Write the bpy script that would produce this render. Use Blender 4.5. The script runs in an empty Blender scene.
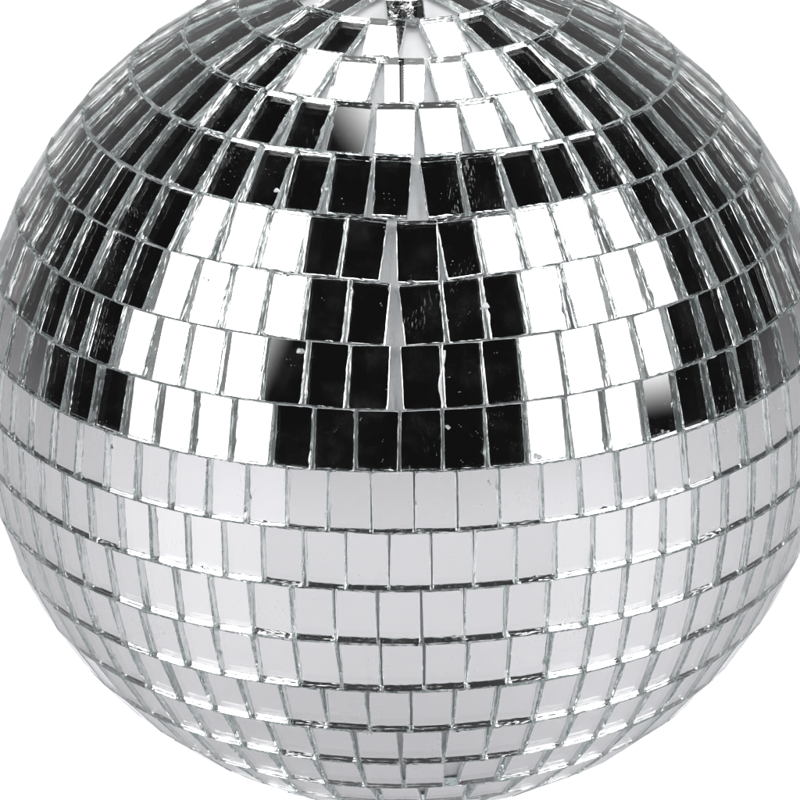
import bpy, math, random
from mathutils import Vector, Matrix
random.seed(11)
S = 0.1                      # metres per ball radius
R_ = math.radians
sc = bpy.context.scene
col = sc.collection

# ------------------------------------------------------------------ materials
def new_mat(name):
    m = bpy.data.materials.new(name); m.use_nodes = True
    nt = m.node_tree; nt.nodes.clear()
    out = nt.nodes.new('ShaderNodeOutputMaterial')
    return m, nt, out
def N(nt, t, **kw):
    n = nt.nodes.new(t)
    for k, v in kw.items():
        if k in n.inputs: n.inputs[k].default_value = v
        else: setattr(n, k, v)
    return n
def math_node(nt, op, a, b=None, clamp=False, c=None):
    n = nt.nodes.new('ShaderNodeMath'); n.operation = op; n.use_clamp = clamp
    for i, v in enumerate((a, b, c)):
        if v is None: continue
        if isinstance(v, (int, float)): n.inputs[i].default_value = v
        else: nt.links.new(v, n.inputs[i])
    return n.outputs[0]
def ramp(nt, val, lo, hi):
    n = nt.nodes.new('ShaderNodeMapRange'); n.interpolation_type = 'SMOOTHSTEP'
    nt.links.new(val, n.inputs[0]); n.inputs[1].default_value = lo; n.inputs[2].default_value = hi
    return n.outputs[0]

def glass_front():
    m, nt, out = new_mat('mirror glass face'); L = nt.links.new
    g = N(nt, 'ShaderNodeBsdfGlass', IOR=1.5, Roughness=0.0); g.inputs['Color'].default_value = (1, 1, 1, 1)
    d = N(nt, 'ShaderNodeBsdfDiffuse'); d.inputs['Color'].default_value = (.82, .83, .84, 1)
    pos = N(nt, 'ShaderNodeNewGeometry').outputs['Position']
    # dust specks
    v = N(nt, 'ShaderNodeTexVoronoi', Scale=900.0); L(pos, v.inputs['Vector'])
    cs = nt.nodes.new('ShaderNodeSeparateColor'); L(v.outputs['Color'], cs.inputs[0])
    n0 = N(nt, 'ShaderNodeTexNoise', Scale=34.0, Detail=2.0); L(pos, n0.inputs['Vector'])
    dens = ramp(nt, n0.outputs[0], .40, .72)
    pick = math_node(nt, 'LESS_THAN', cs.outputs[0], math_node(nt, 'MULTIPLY_ADD', dens, .45, c=.06))
    rad = math_node(nt, 'MULTIPLY', cs.outputs[1], .13)
    dot = math_node(nt, 'LESS_THAN', v.outputs['Distance'], rad)
    spk = math_node(nt, 'MULTIPLY', math_node(nt, 'MULTIPLY', dot, pick), .45)
    # fine scratches gathered in patches
    mp = nt.nodes.new('ShaderNodeMapping'); mp.inputs['Rotation'].default_value = (.5, .7, .2); mp.inputs['Scale'].default_value = (3200, 130, 900); L(pos, mp.inputs['Vector'])
    n1 = N(nt, 'ShaderNodeTexNoise', Scale=1.0, Detail=1.0); L(mp.outputs[0], n1.inputs['Vector'])
    n2 = N(nt, 'ShaderNodeTexNoise', Scale=62.0, Detail=1.0); L(pos, n2.inputs['Vector'])
    scr = math_node(nt, 'MULTIPLY', ramp(nt, n1.outputs[0], .66, .70), ramp(nt, n2.outputs[0], .64, .72))
    scr = math_node(nt, 'MULTIPLY', scr, .35)
    # very thin film of dust / finger grease
    n3 = N(nt, 'ShaderNodeTexNoise', Scale=110.0, Detail=5.0, Roughness=.7); L(pos, n3.inputs['Vector'])
    film = math_node(nt, 'MULTIPLY', ramp(nt, n3.outputs[0], .45, .8), .012)
    fac = math_node(nt, 'ADD', math_node(nt, 'ADD', spk, scr), film, True)
    mx = nt.nodes.new('ShaderNodeMixShader'); L(fac, mx.inputs[0]); L(g.outputs[0], mx.inputs[1]); L(d.outputs[0], mx.inputs[2]); L(mx.outputs[0], out.inputs[0])
    return m
def glass_edge(name, white, patch, chips, bump, rough):
    m, nt, out = new_mat(name); L = nt.links.new
    pos = N(nt, 'ShaderNodeNewGeometry').outputs['Position']
    g = N(nt, 'ShaderNodeBsdfGlass', IOR=1.5, Roughness=rough); g.inputs['Color'].default_value = (.985, 1, .995, 1)
    d = N(nt, 'ShaderNodeBsdfDiffuse'); d.inputs['Color'].default_value = (.90, .94, .94, 1)
    n = N(nt, 'ShaderNodeTexNoise', Scale=900.0, Detail=3.0, Roughness=.6); L(pos, n.inputs['Vector'])
    n2 = N(nt, 'ShaderNodeTexNoise', Scale=150.0, Detail=2.0); L(pos, n2.inputs['Vector'])
    b = N(nt, 'ShaderNodeBump', Strength=bump, Distance=.0003); L(n.outputs[0], b.inputs['Height']); L(b.outputs[0], g.inputs['Normal'])
    f = math_node(nt, 'MULTIPLY', ramp(nt, n2.outputs[0], .42, .68), patch)
    f = math_node(nt, 'ADD', f, math_node(nt, 'MULTIPLY', ramp(nt, n.outputs[0], .6, .7), chips), True)
    f = math_node(nt, 'ADD', f, white, True)
    mx = nt.nodes.new('ShaderNodeMixShader'); L(f, mx.inputs[0]); L(g.outputs[0], mx.inputs[1]); L(d.outputs[0], mx.inputs[2]); L(mx.outputs[0], out.inputs[0])
    return m
def principled(name, color, rough=.5, metal=0., bump=None, spec=.5, var=None):
    m, nt, out = new_mat(name); L = nt.links.new
    p = N(nt, 'ShaderNodeBsdfPrincipled'); p.inputs['Base Color'].default_value = (*color, 1)
    p.inputs['Roughness'].default_value = rough; p.inputs['Metallic'].default_value = metal; p.inputs['Specular IOR Level'].default_value = spec
    pos = N(nt, 'ShaderNodeNewGeometry').outputs['Position']
    if bump:
        n = N(nt, 'ShaderNodeTexNoise', Scale=bump[0], Detail=4.0); L(pos, n.inputs['Vector'])
        b = N(nt, 'ShaderNodeBump', Strength=bump[1], Distance=bump[2]); L(n.outputs[0], b.inputs['Height']); L(b.outputs[0], p.inputs['Normal'])
    if var:
        n = N(nt, 'ShaderNodeTexNoise', Scale=var[0], Detail=3.0); L(pos, n.inputs['Vector'])
        mx = nt.nodes.new('ShaderNodeMix'); mx.data_type = 'RGBA'; L(n.outputs[0], mx.inputs[0])
        mx.inputs[6].default_value = (*[c*var[1] for c in color], 1); mx.inputs[7].default_value = (*color, 1); L(mx.outputs[2], p.inputs['Base Color'])
    L(p.outputs[0], out.inputs[0]); return m
M_FRONT = glass_front(); M_EDGE = glass_edge('broken glass edge', .20, .12, .32, .05, .01); M_CLEAN = glass_edge('scored glass edge', .01, .04, .35, .02, .0)
M_BACK = principled('silvered back', (.94, .94, .945), 0.0, 1.0)
M_CORE = principled('white plastic core', (.93, .93, .95), .4, 0, (160, .5, .0008), .5, (90, .8))
M_GLUE = principled('clear glue', (.80, .82, .83), .18, 0, (300, .6, .0004), .6)
M_CAP = principled('chromed metal', (.86, .86, .87), .12, 1.0, (240, .9, .0012))
M_CORD = principled('dark steel wire', (.16, .155, .15), .35, 1.0)
M_TABLE = principled('matt white tabletop', (.75, .747, .772), .22, 0, None, .20)

# ------------------------------------------------------------------ helpers
class MB:
    def __init__(s): s.v = []; s.f = []; s.m = []
    def add(s, vs, fs, ms):
        b = len(s.v); s.v += [tuple(v) for v in vs]; s.f += [tuple(i + b for i in f) for f in fs]; s.m += ms
    def build(s, name, mats, parent=None, smooth=False, at=None):
        me = bpy.data.meshes.new(name)
        o_ = Vector(at) if at is not None else Vector((0, 0, 0))
        me.from_pydata([(v[0]-o_.x, v[1]-o_.y, v[2]-o_.z) for v in s.v], [], s.f)
        for m in mats: me.materials.append(m)
        me.polygons.foreach_set('material_index', s.m)
        if smooth: me.polygons.foreach_set('use_smooth', [True]*len(s.f))
        me.update(); me.validate()
        o = bpy.data.objects.new(name, me); col.objects.link(o); o.location = o_
        if parent: o.parent = parent
        return o
def lathe(prof, n=48, c=(0, 0, 0)):
    vs, fs = [], []
    for r, z in prof:
        for i in range(n):
            a = 2*math.pi*i/n; vs.append((c[0]+r*math.cos(a), c[1]+r*math.sin(a), c[2]+z))
    for j in range(len(prof)-1):
        for i in range(n):
            k = (i+1) % n; fs.append((j*n+i, j*n+k, (j+1)*n+k, (j+1)*n+i))
    fs.append(tuple(range(n))[::-1]); fs.append(tuple((len(prof)-1)*n+i for i in range(n)))
    return vs, fs
def tube(path, rad, n=10):
    vs, fs = [], []
    for i, p in enumerate(path):
        a = Vector(path[max(i-1, 0)]); b = Vector(path[min(i+1, len(path)-1)]); t = (b-a).normalized()
        u = t.cross(Vector((.31, .87, .2))).normalized(); w = t.cross(u); r = rad[i] if isinstance(rad, (list, tuple)) else rad
        for j in range(n):
            q = 2*math.pi*j/n; vs.append(Vector(p)+u*r*math.cos(q)+w*r*math.sin(q))
    for i in range(len(path)-1):
        for j in range(n):
            k = (j+1) % n; fs.append((i*n+j, i*n+k, (i+1)*n+k, (i+1)*n+j))
    fs.append(tuple(range(n))[::-1]); fs.append(tuple((len(path)-1)*n+j for j in range(n)))
    return vs, fs

# ------------------------------------------------------------------ mirror ball layout (degrees)
# row line k = lower edge of ring k : (mean latitude, lean, sag, dip at the seam, seam longitude)
LINE = {0: (83.3, 0, 0, 0, 0), 1: (75.3, 0, 0, 0, 0), 2: (67.37, -.45, -.37, 0, 0), 3: (59.45, -.13, -.9, 0, 0), 4: (51.51, -.31, -.16, 0, 0),
        5: (43.26, -.13, .33, .79, 4), 6: (35.44, 0, .18, 1.03, 0), 7: (27.25, -.1, .3, .36, -1.5), 8: (19.27, 0, .23, .2, -1.5),
        9: (11.36, 0, .1, -.25, -1), 10: (3.79, .08, .27, 0, 0), 11: (-4.02, .03, .42, 0, 0), 12: (-11.9, .1, .6, 0, 0), 13: (-19.8, .25, .5, 0, 0),
        14: (-27.8, 0, .2, 0, 0), 15: (-35.75, .1, 0, 0, 0), 16: (-43.9, .3, .2, 0, 0), 17: (-51.9, .1, 0, 0, 0), 18: (-59.8, 0, 0, 0, 0), 19: (-67.8, 0, 0, 0, 0),
        20: (-75.7, 0, 0, 0, 0), 21: (-83.5, 0, 0, 0, 0)}
def line_lat(k, lon):
    a, b, c, s, l0 = LINE[k]; lr = R_(lon); dl = (lon-l0+180) % 360-180
    return a + b*math.sin(lr) + c*(math.cos(lr)-1) - s*math.exp(-abs(dl)/9)
GAPS = {1: [-19.5, 23.5],
        2: [-34.3, -15.5, 1.0, 7.7, 27.0, 46.2], 3: [-59.2, -46.7, -34.4, -20.8, -7.1, 7.5, 19.7, 33.0, 46.0],
        4: [-47.9, -37.2, -26.4, -16.9, -7.2, 3.3, 13.2, 23.1, 32.8, 42.4],
        5: [-45.5, -38.1, -29.4, -22.1, -14.1, -6.0, 1.4, 3.4, 10.4, 18.5, 26.9, 34.3, 42.7],
        6: [-52.4, -45.3, -38.1, -30.3, -23.2, -16.1, -10.0, -3.1, -1.7, 5.5, 11.9, 18.5, 25.3, 32.5, 40.6, 49.1],
        7: [-45.2, -39.2, -32.7, -26.7, -20.6, -14.6, -8.4, -2.4, -0.8, 5.4, 11.3, 17.3, 23.7, 30.3, 36.8, 43.0],
        8: [-42.7, -36.7, -31.1, -25.4, -19.4, -13.6, -7.8, -2.2, -0.8, 4.7, 10.3, 15.4, 21.4, 27.3, 33.0, 38.6],
        9: [-39.2, -34.0, -28.4, -22.9, -17.4, -12.1, -6.6, -1.0, 4.4, 10.0, 15.2, 21.0, 26.2, 32.0, 37.4],
        10: [-41.6, -36.4, -31.2, -25.7, -20.5, -15.2, -10.0, -4.6, 0.7, 6.1, 11.3, 16.8, 21.9, 27.2, 32.3, 37.5],
        11: [-39.1, -34.1, -28.7, -23.6, -18.4, -13.1, -7.7, -2.5, 2.8, 8.0, 13.3, 18.4, 23.5, 28.7, 33.8],
        12: [-41.7, -36.3, -30.8, -25.7, -20.3, -14.9, -9.4, -4.0, 1.5, 6.8, 12.1, 17.6, 23.0, 28.2, 33.5, 38.6],
        13: [-42.7, -37.4, -31.5, -26.1, -20.4, -14.9, -9.2, -3.8, 1.8, 7.3, 12.9, 18.3, 24.0, 29.3, 34.9],
        14: [-17.6, -11.9, -5.9, 0.0, 5.8, 11.8, 17.7], 15: [-21.1, -15.0, -8.5, -1.6, 4.9, 11.3, 17.6],
        16: [-22.6, -15.5, -8.3, -1.5, 5.9, 15.7, 22.5], 17: [-15.7, -6.6, 2.2, 10.9]}
TW, TT = .0874, .0198          # tile width and thickness, ball radii
RO = .9975                    # outer face of a tile from the centre
RI = RO-TT
ELEV, DIST, ROLL = .39797322, 10.0, .01308725
cam_pos = Vector((0, -math.cos(ELEV), math.sin(ELEV)))*DIST

def tile_spans():
    spans = []
    for k in range(1, 22):
        la0, la1 = LINE[k-1][0], LINE[k][0]
        mid = (la0+la1)/2; nar = max(abs(la0), abs(la1))
        pitch = math.degrees((TW+.0035)/RI/math.cos(R_(min(nar, 81.5)-.12)))
        g = GAPS.get(k, [random.uniform(0, 6)])
        seam = .62*math.degrees(TW/math.cos(R_(mid)))
        ds = [b-a for a, b in zip(g, g[1:]) if b-a > seam]
        if len(ds) > 2: pitch = max(pitch, sum(ds)/len(ds)*.992)
        if k == 1: pitch = 43.
        if k == 21: pitch = 360/9.0001
        for a, b in zip(g, g[1:]):
            if b-a > seam: spans.append((k, a, b, True))
        left, right = g[0], g[-1]
        total = 360-(right-left); n = max(1, int(total/pitch+.35)); pt = total/n
        for i in range(n): spans.append((k, right+i*pt, right+(i+1)*pt, False))
    return spans

# tiles turned on purpose to steer what they reflect (turn east, turn up; radians)
TILT = {(2, -15.5): (.04, 0), (3, -7.1): (.0, 0), (9, 15.2): (.017, .004), (7, 11.3): (-.008, 0), (8, -13.6): (-.014, .0), (4, -16.9): (.027, .001),
        (9, 32.0): (0, -.018), (8, 38.6): (.012, 0), (7, 36.8): (.018, 0), (9, -12.1): (.0, 0), (8, 15.4): (.004, 0), (6, -10.0): (.006, 0)}
def add_tile(mb, k, a, b):
    random.seed(k*1000+int(round(a*7)))
    tx, ty = random.gauss(0, R_(.2)), random.gauss(0, R_(.2))
    if (k, a) in TILT: tx, ty = TILT[k, a]
    lon = (a+b)/2
    lu, ld = line_lat(k-1, lon), line_lat(k, lon)
    lat = (lu+ld)/2
    hh = math.radians(lu-ld)*RI
    hh = min(max(hh, .125), .142)*.998-.0012*random.random()
    span_w = 2*math.sin(R_(b-a)/2)*math.cos(R_(max(abs(lu), abs(ld))-.1))*RI
    ww = min(TW*random.uniform(.988, 1.03), span_w-.0009) if span_w > TW*.9 else TW*.93
    if k == 16 and a < 6 < b: ww = TW; lon += .8
    slope = (line_lat(k, lon+2)-line_lat(k, lon-2) + line_lat(k-1, lon+2)-line_lat(k-1, lon-2))/8/math.cos(R_(lat))
    rot = math.atan(slope)+random.gauss(0, .006)
    free = span_w-ww                                         # spare room lets a tile slip a little sideways
    lo, la = R_(lon), R_(lat)
    n = Vector((math.cos(la)*math.sin(lo), -math.cos(la)*math.cos(lo), math.sin(la)))
    e = Vector((math.cos(lo), math.sin(lo), 0)); u = n.cross(e)
    e2 = e*math.cos(rot)+u*math.sin(rot); u2 = u*math.cos(rot)-e*math.sin(rot)
    n2 = (n+e2*tx+u2*ty).normalized(); e2 = (e2-n2*e2.dot(n2)).normalized(); u2 = n2.cross(e2)
    c = n*(RO+random.gauss(0, .0008)) + e2*random.uniform(-.2, .2)*max(free, 0)
    # ragged outline, anticlockwise seen from outside
    nx, ny = 9, 13
    P = []
    w2, h2 = ww/2, hh/2
    sk = [random.gauss(0, .0007) for _ in range(8)]
    for i in range(nx): P.append((-w2+ww*i/nx, -h2, 0, 1, i/nx))
    for i in range(ny): P.append((w2, -h2+hh*i/ny, -1, 0, i/ny))
    for i in range(nx): P.append((w2-ww*i/nx, h2, 0, -1, i/nx))
    for i in range(ny): P.append((-w2, h2-hh*i/ny, 1, 0, i/ny))
    m = len(P)
    def ring(amp, chip, depth, inset, ridge=0):
        so = [random.gauss(0, ridge*.08), random.gauss(0, ridge), random.gauss(0, ridge*.08), random.gauss(0, ridge)]
        out = []
        ch = {}
        for _ in range(3):
            if random.random() < chip: 
                c0 = random.randrange(m); ch[c0] = random.uniform(.0015, .0045); ch[(c0+1) % m] = ch[c0]*.5
        for i, (x, y, ix, iy, t) in enumerate(P):
            sidx = 0 if i < nx else 1 if i < nx+ny else 2 if i < 2*nx+ny else 3
            wv = .6+.4*math.sin(3.1*t+so[sidx]*9e3)
            j = abs(random.gauss(0, amp))+inset+ch.get(i, 0)+abs(so[sidx])*wv
            xx = x+ix*j; yy = y+iy*j
            if i in (0, nx, nx+ny, 2*nx+ny):
                q = random.uniform(.0003, .0016); xx -= math.copysign(q, x); yy -= math.copysign(q, y)
            xx += (sk[0] if xx > 0 else sk[1])*(yy/h2); yy += (sk[2] if yy > 0 else sk[3])*(xx/w2)
            out.append(((c+e2*xx+u2*yy-n2*depth)*S))
        return out
    rings = [ring(.0004, .22, 0, .0003), ring(.00018, .1, TT*.10, -.0004, .0006), ring(.00018, 0, TT*.3, -.0004, .0012), ring(.00018, 0, TT*.55, -.0004, .0014),
             ring(.00018, 0, TT*.8, -.0003, .0014), ring(.0004, .05, TT, 0)]
    vs = [v for rg in rings for v in rg]
    fs = [tuple(range(m))]; ms = [0]
    for q in range(len(rings)-1):
        for i in range(m):
            j = (i+1) % m
            sd = 3 if (i < nx or nx+ny <= i < 2*nx+ny) else 1
            fs.append((q*m+i, (q+1)*m+i, (q+1)*m+j, q*m+j)); ms.append(sd)
    fs.append(tuple((len(rings)-1)*m+i for i in range(m))[::-1]); ms.append(2)
    mb.add(vs, fs, ms)
    # how large it shows in the photograph
    P0 = c; v = cam_pos-P0; area = ww*hh*max(0, n2.dot(v.normalized()))/v.length**2
    py = 379.65-4274.8*(P0.z*math.cos(ELEV)+P0.y*math.sin(ELEV))/(DIST-(P0.z*math.sin(ELEV)-P0.y*math.cos(ELEV)))
    if py < 8 or py > 790: area = 0
    return area, c*S

ball = bpy.data.objects.new('mirror_ball', None); col.objects.link(ball); ball.empty_display_size = .02
ball['label'] = 'silver mirror ball covered in rows of small square glass mirror tiles, filling the picture'
ball['category'] = 'mirror ball'

tiles = []
for k, a, b, known in tile_spans():
    mb = MB(); ar, c = add_tile(mb, k, a, b); tiles.append((ar, c, mb))
order = sorted(range(len(tiles)), key=lambda i: -tiles[i][0])
big = set(order[:100]); mats = [M_FRONT, M_EDGE, M_BACK, M_CLEAN]
rest = MB()
for i, (ar, c, mb) in enumerate(tiles):
    if i in big: mb.build('mirror_tile', mats, ball, at=c)
    else: rest.add(mb.v, mb.f, mb.m)
o = rest.build('mirror_tiles', mats, ball); o['kind'] = 'stuff'
print('tiles', len(tiles))

# white plastic sphere the tiles are glued on
prof = []
rc = (RI-.0045)*S
vs, fs = lathe([(rc*math.cos(R_(t)), rc*math.sin(R_(t))) for t in [-89.5+i*179/90 for i in range(91)]], 128)
mb = MB(); mb.add(vs, fs, [0]*len(fs)); core = mb.build('core_sphere', [M_CORE], ball, True)

# drops and strands of glue squeezed out between tiles
def sph(lat, lon, r): 
    la, lo = R_(lat), R_(lon); return Vector((math.cos(la)*math.sin(lo), -math.cos(la)*math.cos(lo), math.sin(la)))*r*S
def drop(lat, lon, size, squash=.6):
    c = sph(lat, lon, RO-.001); n = c.normalized(); e = n.cross(Vector((0, 0, 1))).normalized(); u = n.cross(e)
    vs, fs = [], []; nu, nv = 12, 8
    sx = random.uniform(.8, 1.2)
    for j in range(nv+1):
        t = math.pi*j/nv
        for i in range(nu):
            p = 2*math.pi*i/nu; w = 1+.18*math.sin(3*p+size*900)
            vs.append(c+(e*math.cos(p)*math.sin(t)*w*sx+u*math.sin(p)*math.sin(t)*w/sx+n*math.cos(t)*squash)*size*S)
    for j in range(nv):
        for i in range(nu): k = (i+1) % nu; fs.append((j*nu+i, (j+1)*nu+i, (j+1)*nu+k, j*nu+k))
    mb = MB(); mb.add(vs, fs, [0]*len(fs)); mb.build('glue_drop', [M_GLUE], ball, True)
for t in [(31.3, 11.4, .0075), (25.8, -14.6, .006), (16.8, 5.2, .004), (12.2, 16.6, .006), (45.6, -23.0, .006), (39.5, -37.8, .004), (29.8, 5.7, .0035),
          (46.5, -14.0, .004), (-28.3, -6.0, .006), (-27.6, -.4, .005), (9.5, 10.2, .003), (43.0, 18.6, .005), (38.0, 41.0, .005), (33, -31, .004), (-4.4, -25.8, .0045), (-12.2, -20.6, .004), (11.9, 35, .004)]:
    drop(*t)
vs, fs = tube([sph(26.2-i*.68, 4.75+.42*math.cos(i*.42+.3)*(1 if i < 8 else .8), RO+.002) for i in range(11)], [.0022*S+.0006*S*math.sin(i*1.3) for i in range(11)])
mb = MB(); mb.add(vs, fs, [0]*len(fs)); mb.build('glue_strand', [M_GLUE], ball, True)

# metal cap with a hanging eye at the pole
vs, fs = lathe([(r*S, z*S) for r, z in [(.105, .972), (.112, .985), (.112, 1.012), (.105, 1.022), (.05, 1.03), (.038, 1.045), (.036, 1.14), (.03, 1.16), (.02, 1.165), (.001, 1.166)]], 40)
mb = MB(); mb.add(vs, fs, [0]*len(fs)); cap = mb.build('hanging_cap', [M_CAP], ball, True)
pth = [Vector((.034*math.sin(2*math.pi*i/24), 0, 1.195-.034*math.cos(2*math.pi*i/24)))*S for i in range(25)]
vs, fs = tube(pth, .008*S, 10); mb = MB(); mb.add(vs, fs, [0]*len(fs)); mb.build('eyelet', [M_CAP], cap, True)

# twisted wire the ball hangs from
cord = bpy.data.objects.new('hanging_wire', None); col.objects.link(cord); cord.location = (0, 0, 1.22*S)
cord['label'] = 'dark twisted steel wire above the ball, mirrored as a thin line in its top tiles'; cord['category'] = 'wire'
for ph in (0, math.pi):
    pth, rr = [], []
    for i in range(480):
        z = 1.215+i*.004; w = max(.0034, .010-.0095*(z-1.22)/.6)
        pth.append(Vector((w*math.cos(ph+i*.6), w*math.sin(ph+i*.6), z))*S-cord.location); rr.append(w*1.02*S)
    vs, fs = tube(pth, rr, 8); mb = MB(); mb.add(vs, fs, [0]*len(fs)); mb.build('wire_strand', [M_CORD], cord, True)

# ------------------------------------------------------------------ white tabletop
TZ = -1.9
vs, fs = [(-20*S, -30*S, TZ*S), (20*S, -30*S, TZ*S), (20*S, 18*S, TZ*S), (-20*S, 18*S, TZ*S)], [(0, 1, 2, 3)]
mb = MB(); mb.add(vs, fs, [0]); t = mb.build('tabletop', [M_TABLE]); t['kind'] = 'structure'

# ------------------------------------------------------------------ studio lamps
def softbox(name, az, el, dist, cx, cy, hw, hh, rot, power, spread=180, soft=.035, tint=(1, 1, 1), corner=.28):
    """rectangle on the plane facing the ball at direction (az, el); centre offset and half sizes in units of dist"""
    a, e = R_(az), R_(el)
    n = Vector((math.sin(a)*math.cos(e), -math.cos(a)*math.cos(e), math.sin(e)))
    u = Vector((0, 0, 1)).cross(n).normalized() if abs(el) < 89 else Vector((1, 0, 0)); v = n.cross(u)
    u, v = u*math.cos(rot)+v*math.sin(rot), v*math.cos(rot)-u*math.sin(rot)
    ctr = (n+u*cx+v*cy)*dist
    l = bpy.data.lights.new(name, 'AREA'); l.shape = 'RECTANGLE'; l.size = 2*hw*dist*S; l.size_y = 2*hh*dist*S; l.energy = power; l.color = tint
    l.spread = R_(spread)
    o = bpy.data.objects.new(name, l); col.objects.link(o)
    o.matrix_world = Matrix((( u.x, v.x, n.x, ctr.x*S), (u.y, v.y, n.y, ctr.y*S), (u.z, v.z, n.z, ctr.z*S), (0, 0, 0, 1)))
    if soft:
        l.use_nodes = True; nt = l.node_tree; em = [x for x in nt.nodes if x.type == 'EMISSION'][0]
        g = nt.nodes.new('ShaderNodeNewGeometry'); sp = nt.nodes.new('ShaderNodeSeparateXYZ'); nt.links.new(g.outputs['Parametric'], sp.inputs[0])
        fs = []
        ed = []
        for i in (0, 1):
            x = math_node(nt, 'SUBTRACT', .5, math_node(nt, 'ABSOLUTE', math_node(nt, 'SUBTRACT', sp.outputs[i], .5)))
            ed.append(ramp(nt, x, 0, soft)); fs.append(ramp(nt, x, 0, .45))
        prod = math_node(nt, 'MULTIPLY', ed[0], ed[1])
        hot = math_node(nt, 'MULTIPLY', fs[0], fs[1])
        k = math_node(nt, 'MULTIPLY', prod, math_node(nt, 'MULTIPLY_ADD', hot, 1-corner, c=corner))
        nt.links.new(k, em.inputs['Strength'])
    return o
def watts(radiance, hw, hh, dist): return radiance*math.pi*(2*hw*dist*S)*(2*hh*dist*S)
D = 14
softbox('softbox_left', -60, 28, D, .008, -.015, .442, .515, 0, watts(5.3, .442, .515, D))
softbox('softbox_right', 60, 28, D, .006, .010, .424, .503, -.14, watts(5.3, .424, .503, D))
# overhead box: given on the plane z = dist, X to the right, Y to the back
an = math.atan2(.5, .86)
cx, cy = -.08+(-.5*.38+.86*.39), -.15+(.86*.38+.5*.39)
DO = 12
o = softbox('softbox_overhead', 0, 90, DO, 0, 0, .39, .45, 0, watts(5.6, .39, .45, DO), 180, .05)
o.matrix_world = Matrix.Translation(Vector((cx*DO*S, cy*DO*S, DO*S))) @ Matrix.Rotation(an, 4, 'Z')
# added fill lamps with narrow spread, whitening only the tabletop behind the ball
for y0, y1, hw, k in ((1.35, 3.2, 1.36, .82), (3.2, 6.1, 1.62, .9), (6.1, 9.8, 1.98, 1.0)):
    l = bpy.data.lights.new('backdrop_fill', 'AREA'); l.shape = 'RECTANGLE'; l.size = 2*hw*S; l.size_y = (y1-y0)*S; l.spread = R_(16)
    l.energy = 4.5*k*2*hw*(y1-y0)*S*S
    o = bpy.data.objects.new('backdrop_fill', l); col.objects.link(o); o.location = (0, (y0+y1)/2*S, .95*S)
l = bpy.data.lights.new('tabletop_fill', 'AREA'); l.shape = 'RECTANGLE'; l.size = 20*S; l.size_y = 12*S; l.spread = R_(60); l.energy = 5.5  # added fill, brightens the front tabletop that the middle tiles mirror
o = bpy.data.objects.new('tabletop_fill', l); col.objects.link(o); o.location = (0, -13*S, 7*S)

# dim studio behind the tabletop
w = bpy.data.worlds.new('World'); sc.world = w; w.use_nodes = True; nt = w.node_tree
bg = [n for n in nt.nodes if n.type == 'BACKGROUND'][0]
tc = nt.nodes.new('ShaderNodeTexCoord'); sp = nt.nodes.new('ShaderNodeSeparateXYZ'); nt.links.new(tc.outputs['Generated'], sp.inputs[0])
rear = ramp(nt, sp.outputs[1], .48, 1.0); low = ramp(nt, sp.outputs[2], .95, .2)
val = math_node(nt, 'MULTIPLY_ADD', math_node(nt, 'MULTIPLY', rear, low), .115, c=.006)
rear_glow = math_node(nt, 'MULTIPLY', ramp(nt, sp.outputs[2], .02, -.08), ramp(nt, sp.outputs[1], .3, .6))   # glow added low at the rear of the world, lightens rim reflections
val = math_node(nt, 'MULTIPLY_ADD', rear_glow, .13, c=val)
comb = nt.nodes.new('ShaderNodeCombineXYZ')
for i, c_ in enumerate((1., .97, .97)): nt.links.new(math_node(nt, 'MULTIPLY', val, c_), comb.inputs[i])
nt.links.new(comb.outputs[0], bg.inputs['Color']); bg.inputs['Strength'].default_value = 1.0

# ------------------------------------------------------------------ camera
cd = bpy.data.cameras.new('camera'); cam = bpy.data.objects.new('camera', cd); col.objects.link(cam); sc.camera = cam
ez = Vector((0, -math.cos(ELEV), math.sin(ELEV))); ey = Vector((0, math.sin(ELEV), math.cos(ELEV))); ex = Vector((1, 0, 0))
rm = Matrix(((ex.x, ey.x, ez.x, 0), (ex.y, ey.y, ez.y, 0), (ex.z, ey.z, ez.z, 0), (0, 0, 0, 1)))
cam.matrix_world = Matrix.Translation(cam_pos*S) @ rm @ Matrix.Rotation(-ROLL, 4, 'Z')
cd.sensor_width = 36; cd.lens = 4274.81/800*36
cd.shift_x = -6.84/800; cd.shift_y = -20.35/800
cd.clip_start = .01; cd.clip_end = 100

sc.view_settings.view_transform = 'Standard'; sc.view_settings.look = 'None'; sc.view_settings.gamma = 1; sc.view_settings.exposure = 0
cy_ = sc.cycles
cy_.max_bounces = 28; cy_.glossy_bounces = 20; cy_.transmission_bounces = 24; cy_.diffuse_bounces = 3
cy_.sample_clamp_indirect = 12.0; cy_.blur_glossy = 0.0
